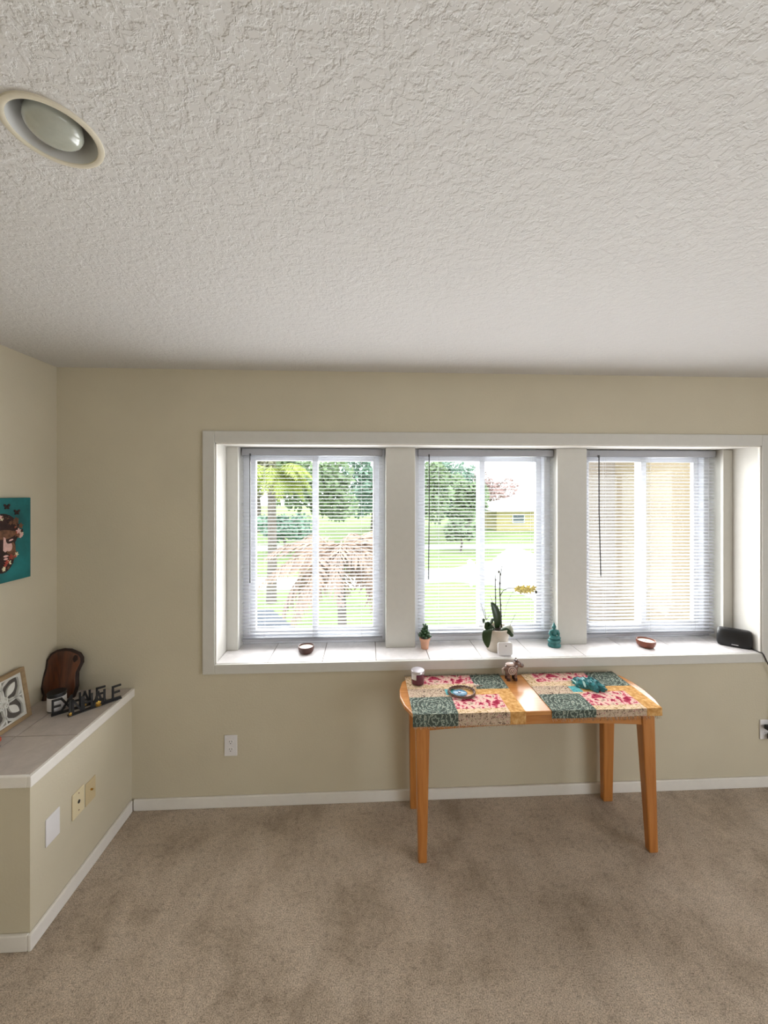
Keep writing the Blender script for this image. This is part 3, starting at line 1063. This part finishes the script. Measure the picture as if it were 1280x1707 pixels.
# plum candle jar
zt = ZT + .0055
r = thing('votive_candle', 'plum glass candle with a silvery top at the back left of the table', 'candle', (.285, 2.115, zt))
MB().lathe([(0, 0), (.031, 0), (.035, .004), (.036, .03), (.036, .054), (.033, .056), (.030, .052), (.030, .006), (0, .006)], 32).build('glass_jar', 'purple', r, smooth=True)
MB().lathe([(0, .056), (.034, .056), (.0365, .058), (.0365, .070), (.034, .073), (.02, .074), (0, .0735)], 32).build('lid', 'silver', r, smooth=True)
MB().prism(arc(0, 0, .034, .034, 200, 250, 6) + arc(0, 0, .0375, .0375, 250, 200, 6), .03, .058, 'z').build('paper_seal', 'plate', r)

# braided coil
r = thing('braided_coil', 'oval brown braided leather coil around a blue eye medallion', 'bracelet', (.497, 1.998, zt))
for k, (ra, rb, z, t) in enumerate(((.068, .060, .004, .0038), (.0625, .054, .006, .0034), (.067, .058, .0105, .003))):
    pts = []
    for i in range(72):
        a = 2 * pi * i / 72
        wv = .0012 * sin(a * 24 + k)
        pts.append(((ra + wv) * cos(a + k * .1) + k * .001, (rb + wv) * sin(a + k * .1), z + .0012 * cos(a * 24 + k) + .0015 * sin(a * 2 + k)))
    MB().tube(pts, t, 8, True).build('braid_loop', 'braid', r, smooth=True)
md = MB().lathe([(0, 0), (.036, 0), (.037, .002), (.034, .004), (0, .005)], 28, (-.008, 0, 0), 1, .9).build('medallion', 'blue', r, smooth=True)
MB().lathe([(0, .0045), (.009, .0045), (.007, .0075), (0, .008)], 16, (-.010, 0, 0)).build('pupil', 'navy', md, smooth=True)
MB().tube([(.066, .03, .012), (.078, .045, .01), (.088, .055, .008)], .002, 6).build('tie_cord', 'braid', r)
MB().ell((.085, .052, .011), (.009, .009, .009)).build('bead', 'bead', r, smooth=True)
MB().ell((.102, .058, .008), (.008, .0055, .0055)).build('bead', 'bead', r, smooth=True)
MB().tube([(.106, .06, .006), (.122, .064, .004), (.13, .062, .003)], .0018, 6).build('tie_cord', 'braid', r)

# teal bundle
r = thing('cloth_bundle', 'crumpled shiny teal cloth bundle with pale ribbons on the right placemat', 'cloth', (1.192, 2.035, zt), rz=radians(-40))
mb = MB()
vs, fs = [], []
n1, n2 = 40, 18
for j in range(n2 + 1):
    ph = pi / 2 * j / n2
    for i in range(n1):
        a = 2 * pi * i / n1
        rr = 1 + .16 * sin(9 * a + 3 * sin(2 * a)) * cos(ph) + .22 * noise.noise(Vector((cos(a) * 2.2, sin(a) * 2.2, ph * 2)))
        x, y = .075 * rr * cos(ph) ** .7 * cos(a), .046 * rr * cos(ph) ** .7 * sin(a)
        z = .036 * sin(ph) * (1 + .45 * noise.noise(Vector((x * 45, y * 45, 3.3)))) + .013 * abs(sin(x * 95 + y * 70 + 2 * sin(y * 60))) * sin(ph) ** .5 - .004
        vs.append((x, y, max(0, z)))
for j in range(n2):
    for i in range(n1):
        k = (i + 1) % n1
        fs.append((j * n1 + i, j * n1 + k, (j + 1) * n1 + k, (j + 1) * n1 + i))
fs.append(tuple(range(n1 - 1, -1, -1)))
mb.add(vs, fs).build('cloth', 'tealcloth', r, smooth=True, angle=70)
for pth in ([(-.085, .030, .001), (-.080, .006, .010), (-.062, -.026, .022), (-.030, -.046, .006)], [(-.02, .04, .026), (-.025, .0, .043), (-.018, -.03, .034), (-.004, -.05, .012)]):
    MB().blade(pth, [.006] * 4, (1, 0, 0), .1).build('ribbon', 'palestrap', r, solid=.0012, sub=2, smooth=True)

# patterned animal figurine
r = thing('animal_figurine', 'small brown and white patterned animal figurine at the back of the table', 'figurine', (.818, 2.142, ZT))
b = MB()
Q = lambda ax, d: Matrix.Rotation(radians(d), 3, ax).to_quaternion()
b.ell((-.006, 0, .060), (.040, .026, .033))
b.ell((.010, 0, .072), (.026, .022, .022))
b.ell((.030, 0, .088), (.022, .017, .020), rot=Q('Y', 25))
b.ell((.050, 0, .079), (.020, .011, .013), rot=Q('Y', 28))
b.ell((.026, .012, .106), (.007, .004, .010))
b.ell((.026, -.012, .106), (.007, .004, .010))
for x, y in ((-.024, -.013), (-.024, .013), (.014, -.013), (.014, .013)):
    b.tube([(x, y, .055), (x * 1.05, y, .025), (x * 1.05, y, 0)], [.012, .009, .0095], 10)
b.build('body', 'figure', r, remesh=.0028)
MB().tube([(-.042, 0, .066), (-.054, 0, .058), (-.054, 0, .040), (-.046, 0, .030)], [.005, .0045, .004, .003], 8).build('tail', 'figurelight', r, smooth=True)
for rr in (.020, .011):
    MB().tube([(-.008 + rr * cos(2 * pi * i / 24), -.0245 - .002 * (rr < .015), .058 + rr * sin(2 * pi * i / 24)) for i in range(24)], .0028, 6, True).build('flank_ring', 'figurelight', r, smooth=True)
MB().ell((-.008, -.026, .058), (.005, .003, .005)).build('flank_dot', 'figurelight', r, smooth=True)
MB().ell((-.012, -.002, .086), (.026, .020, .009)).build('saddle', 'figurelight', r, smooth=True)
MB().ell((.024, -.004, .104), (.014, .014, .007), rot=Q('Y', 20)).build('cap', 'figuredark', r, smooth=True)
for x in (-.025, .015):
    for y in (-.013, .013):
        MB().lathe([(0, 0), (.011, 0), (.0108, .012), (.0098, .016), (0, .016)], 12, (x, y, 0)).build('hoof', 'figuredark', r, smooth=True)

# ------------------------------------------------------------------ things on the sill


def bowl(label, loc, m, ra, h, tilt):
    r = thing('candle_bowl', label, 'candle', loc, group='wooden bowl candles on the window sill')
    MB().lathe([(0, 0), (ra * .72, 0), (ra * .92, h * .3), (ra, h * .7), (ra * .98, h), (ra * .90, h), (ra * .90, h * .6), (ra * .7, h * .2), (0, h * .2)], 28).build('bowl', m, r, smooth=True)
    wx = MB().lathe([(0, h * .2), (ra * .7, h * .25), (ra * .89, h * .62), (ra * .89, h * .80), (0, h * .80)], 28).build('wax', 'wax', r, smooth=True)
    MB().tube([(0, 0, h * .78), (.001, 0, h * .98)], .0012, 6).build('wick', 'black', wx)


bowl('dark brown wooden bowl candle under the leftmost window', (-.353, 2.345, OZ0), 'darkbowl', .047, .040, 0)
bowl('reddish brown wooden bowl candle under the rightmost window', (1.735, 2.335, OZ0), 'bowl', .053, .042, 0)

# succulent
r = thing('potted_succulent', 'small green succulent in a pale terracotta pot', 'plant', (.363, 2.372, OZ0))
MB().lathe([(0, 0), (.022, 0), (.029, .052), (.033, .053), (.033, .066), (.029, .066), (.028, .056), (0, .056)], 28).build('pot', 'terracotta', r, smooth=True)
MB().lathe([(0, .056), (.028, .057), (0, .061)], 20).build('soil', 'soil', r)
rs = random.Random(5)
for k in range(26):
    a = k * 2.4
    rad = .006 + .024 * (1 - k / 26)
    z = .070 + .048 * (k / 26)
    q = Matrix.Rotation(a, 3, 'Z') @ Matrix.Rotation(radians(35 + 35 * (1 - k / 26)), 3, 'Y')
    MB().ell((rad * cos(a), rad * sin(a), z), (.007, .009, .015), 8, 6, q.to_quaternion()).build('leaf', 'succ', r, smooth=True)
MB().tube([(0, 0, .056), (.002, 0, .10), (.004, 0, .128)], [.006, .005, .004], 8).build('stem', 'succ', r)
for k in range(6):
    a = k * 1.9
    q = Matrix.Rotation(a, 3, 'Z') @ Matrix.Rotation(radians(40), 3, 'Y')
    MB().ell((.004 + .009 * cos(a), .009 * sin(a), .122 + .004 * k), (.006, .007, .012), 8, 6, q.to_quaternion()).build('leaf', 'succ', r, smooth=True)

# orchid
r = thing('potted_orchid', 'orchid with dark leaves and a yellow flower spray in a cream pot', 'plant', (.797, 2.338, OZ0))
MB().lathe([(0, 0), (.056, 0), (.060, .004), (.075, .125), (.077, .134), (.073, .136), (.070, .126), (.066, .112), (0, .112)], 36).build('pot', 'potcream', r, smooth=True)
MB().lathe([(0, .112), (.067, .113), (.05, .124), (.02, .132), (0, .132)], 20).build('bark_mix', 'soil', r, smooth=True)


def leaf(path, ws, side, m='leafdark', fold=.2, name='leaf'):
    MB().blade(path, ws, side, fold).build(name, m, r, solid=.003, sub=2, smooth=True)


# px sizes: about 3.7 mm per photo pixel here
leaf([(.0, 0, .118), (.004, -.004, .165), (-.006, -.006, .225), (-.022, -.004, .268), (-.036, -.002, .286)], [.014, .026, .030, .022, .004], (1, .25, 0), fold=.3)
leaf([(-.020, -.02, .122), (-.055, -.035, .150), (-.080, -.05, .165), (-.096, -.055, .185), (-.104, -.058, .205)], [.014, .022, .030, .026, .006], (.6, .3, -.7))
leaf([(-.030, -.03, .125), (-.062, -.055, .152), (-.082, -.07, .130), (-.086, -.078, .085), (-.078, -.080, .040)], [.012, .024, .030, .028, .006], (1, -.15, .2))
leaf([(-.070, -.03, .150), (-.055, -.04, .175), (-.042, -.045, .195), (-.032, -.045, .200)], [.012, .018, .016, .004], (.4, .3, .8))
leaf([(.015, -.01, .122), (.040, -.03, .150), (.066, -.045, .155), (.080, -.055, .130), (.080, -.06, .100)], [.010, .022, .028, .022, .005], (.5, .6, .3), 'leafpale')
leaf([(.01, -.02, .122), (.03, -.05, .145), (.055, -.07, .125), (.068, -.08, .105)], [.010, .016, .016, .004], (.6, -.4, .3))
MB().ell((.066, -.072, .112), (.012, .01, .012)).build('leaf_tip', 'leafdark', r, smooth=True)
# stems
MB().tube([(.030, 0, .12), (.026, .0, .24), (.020, 0, .36), (.022, 0, .44), (.034, 0, .506)], [.0048, .0044, .0036, .003, .0015], 8).build('stem', 'stem', r, smooth=True)
for z, x in ((.20, .028), (.27, .0255), (.33, .022), (.40, .021), (.455, .024), (.47, .015)):
    MB().ell((x, 0, z), (.0062, .006, .009), 8, 6).build('stem_node', 'stem', r, smooth=True)
MB().tube([(.004, .01, .12), (-.002, .01, .28), (-.004, .01, .38), (-.006, .01, .465)], [.004, .0036, .003, .0014], 8).build('stem', 'stem', r, smooth=True)
for z in (.24, .31, .36, .42):
    MB().ell((-.003, .01, z), (.005, .005, .008), 8, 6).build('stem_node', 'stem', r, smooth=True)
MB().tube([(.024, 0, .325), (.04, 0, .355), (.07, -.005, .372), (.10, -.01, .374), (.15, -.015, .37), (.205, -.02, .362), (.232, -.02, .352)], [.0026, .0024, .0022, .002, .002, .0016, .0012], 8).build('flower_stem', 'stem', r, smooth=True)
MB().tube([(.045, -.005, .20), (.06, -.006, .27), (.085, -.008, .33), (.112, -.01, .372)], .0012, 6).build('support_wire', 'root', r)
rs = random.Random(11)
for k in range(11):
    fx = .118 + .010 * k
    fz = .372 + .010 * sin(k * 2.1) - .004
    fy = -.016 + .008 * cos(k * 1.7)
    for j in range(5):
        a = j * 2 * pi / 5 + k
        q = Matrix.Rotation(a, 3, 'Y') @ Matrix.Rotation(.5, 3, 'X')
        d = q @ Vector((0, 0, .010))
        MB().ell((fx + d.x, fy + d.y - .003, fz + d.z), (.0065, .002, .011), 7, 5, q.to_quaternion()).build('petal', 'yellow', r, smooth=True)
MB().ell((.236, -.02, .350), (.008, .007, .009)).build('flower_bud', 'stem', r, smooth=True)
for pth in ([(-.075, -.03, .19), (-.090, -.03, .235), (-.106, -.03, .29)], [(-.072, -.03, .19), (-.078, -.03, .225), (-.088, -.03, .262)], [(-.07, -.03, .19), (-.055, -.03, .215), (-.036, -.03, .232)],
            [(-.018, .0, .27), (-.03, 0, .30), (-.038, 0, .325)], [(.07, -.03, .15), (.095, -.02, .19), (.115, -.02, .228)], [(.014, .01, .13), (.012, .01, .24), (.014, .01, .30)]):
    MB().tube(pth, [.0022, .0018, .001], 6).build('aerial_root', 'root', r, smooth=True)

# white sensor leaning on the pot
r = thing('plug_in_device', 'white rounded square device leaning against the cream orchid pot', 'device', (.816, 2.244, OZ0 + .0005), rx=radians(-5))
pts = []
for cx, cz, a0 in ((.030, .062, 0), (-.030, .062, 90), (-.030, .014, 180), (.030, .014, 270)):
    pts += arc(cx, cz, .013, .013, a0, a0 + 90, 6)
MB().prism(pts, -.009, .009, 'y').build('housing', 'plate', r, bevel=.003)
MB().prism(arc(.004, .056, .0035, .0035, 0, 360, 12)[:-1], -.0098, -.0088, 'y').build('indicator', 'slate', r)

# seated statuette
r = thing('seated_statuette', 'teal seated meditating statuette on a lotus base by the pier', 'statuette', (1.168, 2.362, OZ0))
MB().lathe([(0, 0), (.036, 0), (.039, .004), (.039, .016), (.034, .022), (.037, .028), (.040, .034), (.040, .040), (.034, .045), (0, .045)], 28, sy=.8).build('lotus_base', 'buddha', r, smooth=True, angle=60)
b = MB()
b.ell((0, -.003, .054), (.034, .022, .012))
b.ell((-.022, -.008, .055), (.016, .014, .011))
b.ell((.022, -.008, .055), (.016, .014, .011))
b.ell((0, .004, .080), (.018, .013, .026))
b.ell((0, .004, .096), (.024, .012, .011))
for s in (-1, 1):
    b.tube([(s * .021, .003, .099), (s * .028, .0, .080), (s * .022, -.010, .066), (s * .005, -.019, .062)], [.009, .0085, .0075, .006], 8)
b.ell((0, -.018, .062), (.010, .006, .005))
b.tube([(0, .003, .10), (0, .003, .115)], .0075, 8)
b.ell((0, .002, .122), (.0115, .012, .014))
b.ell((0, .004, .135), (.007, .007, .007))
b.ell((0, .004, .142), (.0035, .0035, .007))
for s in (-1, 1):
    b.ell((s * .0115, .003, .119), (.003, .003, .008), 8, 6)
b.ell((0, -.010, .120), (.0025, .003, .004), 8, 6)
b.build('body', 'buddha', r, remesh=.0019)

# speaker with cord
r = thing('smart_speaker', 'black rounded loudspeaker in the right corner of the sill', 'speaker', (2.288, 2.316, OZ0), rz=radians(-38))
Ls = .165
pr = MB()
secs = []
for zz, hx, hy in ((0, .074, .026), (.004, .080, .031), (.02, .083, .034), (.05, .083, .034), (.085, .080, .031), (.100, .076, .027), (.105, .070, .021)):
    ring_ = []
    for i in range(32):
        a = 2 * pi * i / 32
        c_, s_ = cos(a), sin(a)
        k = 4.5
        rr = (abs(c_) ** k + abs(s_) ** k) ** (-1 / k)
        ring_.append((hx * rr * c_, hy * rr * s_, zz))
    secs.append(ring_)
vs = [p for s_ in secs for p in s_]
fs = [(j * 32 + i, j * 32 + (i + 1) % 32, (j + 1) * 32 + (i + 1) % 32, (j + 1) * 32 + i) for j in range(len(secs) - 1) for i in range(32)]
fs += [tuple(range(31, -1, -1)), tuple((len(secs) - 1) * 32 + i for i in range(32))]
pr.add(vs, fs).build('cabinet', 'black', r, smooth=True, angle=50)
lg_ = MB()
for i, (x, wd) in enumerate(((-.016, .004), (-.010, .005), (-.004, .003), (.001, .005), (.007, .004), (.012, .003))):
    lg_.box(x, x + wd, -.0345, -.0335, .014 + (i % 2) * .0008, .019)
lg_.build('logo_mark', 'plate', r)
MB().box(-.03, .03, -.008, .008, .1045, .1065).build('button_strip', 'matteblack', r, bevel=.001)
pts = [(2.338, 2.275, .808), (2.341, 2.245, .8035), (2.343, 2.215, .8032), (2.348, 2.1985, .802), (2.356, 2.1965, .787), (2.368, 2.197, .762), (2.380, 2.1975, .738), (2.396, 2.199, .708), (2.414, 2.204, .672),
       (2.422, 2.206, .640), (2.424, 2.206, .600), (2.422, 2.205, .52), (2.414, 2.202, .43), (2.412, 2.195, .375), (2.408, 2.19, .366)]
RZ = Matrix.Rotation(radians(38), 3, 'Z')
loc_ = lambda p: RZ @ (Vector(p) - Vector((2.288, 2.316, OZ0)))
cb = MB().tube([loc_(p) for p in pts], .0028, 8).build('power_cord', 'black', r, smooth=True)
MB().ell(loc_((2.424, 2.206, .625)), (.012, .010, .022)).build('inline_switch', 'black', cb, smooth=True)

# ------------------------------------------------------------------ outside
ZG = -2.9
struct(MB().add([(-90, 4, ZG), (90, 4, ZG), (90, 140, ZG), (-90, 140, ZG)], [(0, 1, 2, 3)]).build('ground_lawn', 'lawn'))
drive = [(-60, 19.6), (-2, 18.6), (1.5, 19.4), (4.5, 19.9), (6.2, 19.2), (7.2, 17.0), (7.4, 12), (12.5, 12), (12.6, 31.2), (11.5, 31.2), (9.4, 27.5), (8.4, 25.6), (5.5, 23.6), (1.5, 22.2), (-3, 21.4), (-60, 23.0)]
struct(MB().prism(drive, ZG, ZG + .04, 'z').build('driveway', 'concrete'))
struct(MB().box(-90, 90, 31.2, 34.2, ZG, ZG + .03).build('road', 'asphalt'))
# neighbouring wing of the same house
wg = sroot('wall_wing', (3.0, 4.8, ZG))
box(.05, 5, .7, 1.0, 0, 7.2).build('wing_wall', 'stucco_b', wg)
box(.62, 5, .0, .7, 0, 7.2).build('wing_wall', 'stucco_a', wg)
# lower roof below the left window
lr = MB().prism([(-4.2, 3.4), (-.05, 3.4), (-1.33, 5.6), (-4.2, 5.6)], 0, .12, 'z')
o = struct(lr.build('lower_roof', 'shingle'))
o.location = (0, 0, -.02)

# far house
h = thing('distant_house', 'pale yellow house with a light grey roof across the street', 'house', (22.2, 46, ZG))
box(-6.5, 9, 0, 8, 0, 2.5).build('wall', 'housewall', h)
MB().add([(-7.3, -.8, 2.4), (9.8, -.8, 2.4), (9.8, 8.8, 2.4), (-7.3, 8.8, 2.4), (-2.5, 4, 4.3), (5, 4, 4.3)], [(3, 2, 1, 0), (0, 1, 5, 4), (1, 2, 5), (2, 3, 4, 5), (3, 0, 4)]).build('roof', 'houseroof', h)
for x in (-4.6, -.5, 3.2):
    wd = box(x, x + 1.5, -.06, .02, .9, 2.0).build('window', 'mail', h)
    box(x + .1, x + 1.4, -.08, -.05, 1.0, 1.9).build('pane', 'houseglass', wd)
box(1.4, 2.4, -.06, .02, .05, 2.1).build('front_door', 'mail', h)


def tree(label, X, Y, hgt, rx, rz, m, seed, nleaf=2600, ls=.34, base=None):
    rnd = random.Random(seed)
    r = thing('tree', label, 'tree', (X, Y, ZG), group='trees across the street')
    tp = hgt - rz
    mb = MB().tube([(0, 0, 0), (.1, 0, tp * .4), (-.08, .05, tp * .8), (.05, 0, hgt - rz * .5)], [hgt * .03, hgt * .025, hgt * .02, hgt * .008], 8)
    for k in range(5):
        a = k * 1.3 + seed
        z0 = tp * (.55 + .08 * k)
        mb.tube([(0, 0, z0), (rx * .35 * cos(a), rx * .35 * sin(a), z0 + rz * .5), (rx * .7 * cos(a), rx * .7 * sin(a), z0 + rz * .9)], [hgt * .012, hgt * .009, hgt * .004], 6)
    mb.build('trunk', 'trunk', r, smooth=True)
    cl = []
    for k in range(16):
        a, e = rnd.uniform(0, 2 * pi), rnd.uniform(-.8, 1)
        q = rnd.uniform(.25, .8)
        cl.append((rx * q * cos(a), rx * q * sin(a), tp + rz * e * q, rnd.uniform(.28, .48)))
    fo = MB()
    for i in range(nleaf):
        c = cl[rnd.randrange(16)]
        d = Vector((rnd.gauss(0, 1), rnd.gauss(0, 1), rnd.gauss(0, 1))).normalized() * rnd.uniform(.6, 1)
        p = Vector((c[0] + d.x * rx * c[3], c[1] + d.y * rx * c[3], c[2] + d.z * rz * c[3]))
        u = Vector((rnd.gauss(0, 1), rnd.gauss(0, 1), rnd.gauss(0, 1))).normalized()
        v = u.orthogonal().normalized()
        l, wd = ls * rnd.uniform(.7, 1.3), ls * .5 * rnd.uniform(.7, 1.3)
        fo.add([p - u * l, p + v * wd, p + u * l, p - v * wd], [(0, 1, 2, 3)])
    o = fo.build('foliage', m, r)
    o['kind'] = 'stuff'
    return r


tree('tall olive tree behind the left edge of the leftmost window', -12.5, 46, 11, 4.6, 4.0, 'fol_c', 1)
tree('broad olive-green tree seen left of the first mullion', -4.6, 36, 8.6, 3.8, 3.8, 'fol_a', 2)
tree('blue-green tree seen right of the first mullion', .9, 47, 10.5, 4.6, 4.8, 'fol_b', 3)
tree('mid-green tree behind the pier between two windows', 5.0, 37, 8.4, 3.2, 3.8, 'fol_a', 4)
tree('blue-green tree seen left in the middle window', 10.6, 48, 10, 3.8, 4.6, 'fol_b', 5)
tree('leafy green tree beside the middle mullion', 11.2, 41.5, 6.6, 2.3, 2.9, 'fol_a', 6)
tree('pink blossoming tree beyond the yellow house roof', 22, 68, 8.6, 5.4, 3.6, 'fol_d', 7, 2200)
tree('low round shrub-like tree by the road in the leftmost window', -6.0, 29.0, 3.4, 2.2, 1.5, 'fol_b', 8, 1500, .22)
tree('small bushy tree by the road in the middle window', 7.4, 30.0, 3.0, 1.5, 1.2, 'fol_a', 9, 1500, .22)


def frond_mesh(L, droop, rise, nl, ll, wd, rnd, ragged=0):
    mb = MB()
    pts = []
    for i in range(13):
        t = i / 12
        pts.append(Vector((L * t * (1 - .25 * t * droop), 0, rise * sin(t * pi * .55) - droop * L * t * t * .75)))
    mb.tube(pts, [.03 * (1 - .8 * i / 12) for i in range(13)], 5)
    for i in range(nl):
        t = .12 + .88 * i / nl
        k = min(11, int(t * 12))
        f = t * 12 - k
        p = pts[k].lerp(pts[k + 1], f)
        tg = (pts[k + 1] - pts[k]).normalized()
        for s in (-1, 1):
            l = ll * (sin(pi * min(1, t * .9 + .12)) * .8 + .2) * rnd.uniform(.8, 1.15)
            d = (tg * .55 + Vector((0, s * .75, -.35 - rnd.uniform(0, .5) * (1 + ragged)))).normalized()
            e = p + d * l
            mid = p + d * l * .5 + Vector((0, 0, .04 * l))
            sd = tg * wd
            mb.add([p - sd * .4, p + sd * .4, mid + sd, e, mid - sd], [(0, 1, 2, 3, 4)])
    return mb


def palm(label, X, Y, hgt, n, L, m, seed, droop, rise, tr_r, ll=.55, group=None, tilt=0):
    rnd = random.Random(seed)
    r = thing('palm_tree', label, 'palm', (X, Y, ZG))
    MB().tube([(0, 0, 0), (.05, 0, hgt * .4), (.02, 0, hgt * .8), (0, 0, hgt)], [tr_r * 1.15, tr_r, tr_r * .9, tr_r * .85], 10).build('trunk', 'trunk', r, smooth=True)
    protos = [frond_mesh(L * rnd.uniform(.85, 1.1), droop * rnd.uniform(.7, 1.2), rise * rnd.uniform(.7, 1.2), 34 - 10 * tilt, ll, .028 + .016 * tilt, rnd, tilt) for _ in range(4)]
    for k in range(n):
        o = protos[k % 4].build('frond', m, r)
        o.location = (0, 0, hgt)
        o.rotation_euler = (rnd.uniform(-.25, .25) * (1 + tilt), rnd.uniform(-.35, .3) * (1 + 1.2 * tilt), k * 2.39996)


palm('tall palm with yellow-green fronds in the leftmost window', -3.95, 16.6, 5.3, 24, 2.5, 'frond', 21, .85, .8, .19, .7)
palm('dried brown palm with drooping fronds outside the leftmost window', -.52, 8.2, 3.20, 24, 1.75, 'deadfrond', 22, 1.1, .5, .10, .55, tilt=1)

# mailbox
r = thing('mailbox', 'white mailbox on a post beside the driveway', 'mailbox', (5.2, 19.0, ZG + .0))
box(-.06, .06, -.06, .06, 0, 1.0).build('post', 'mail', r)
MB().prism([(-.13, 1.0), (.13, 1.0), (.13, 1.18)] + arc(0, 1.18, .13, .1, 0, 180, 8)[1:] + [], -.25, .25, 'y').build('box', 'mail', r)
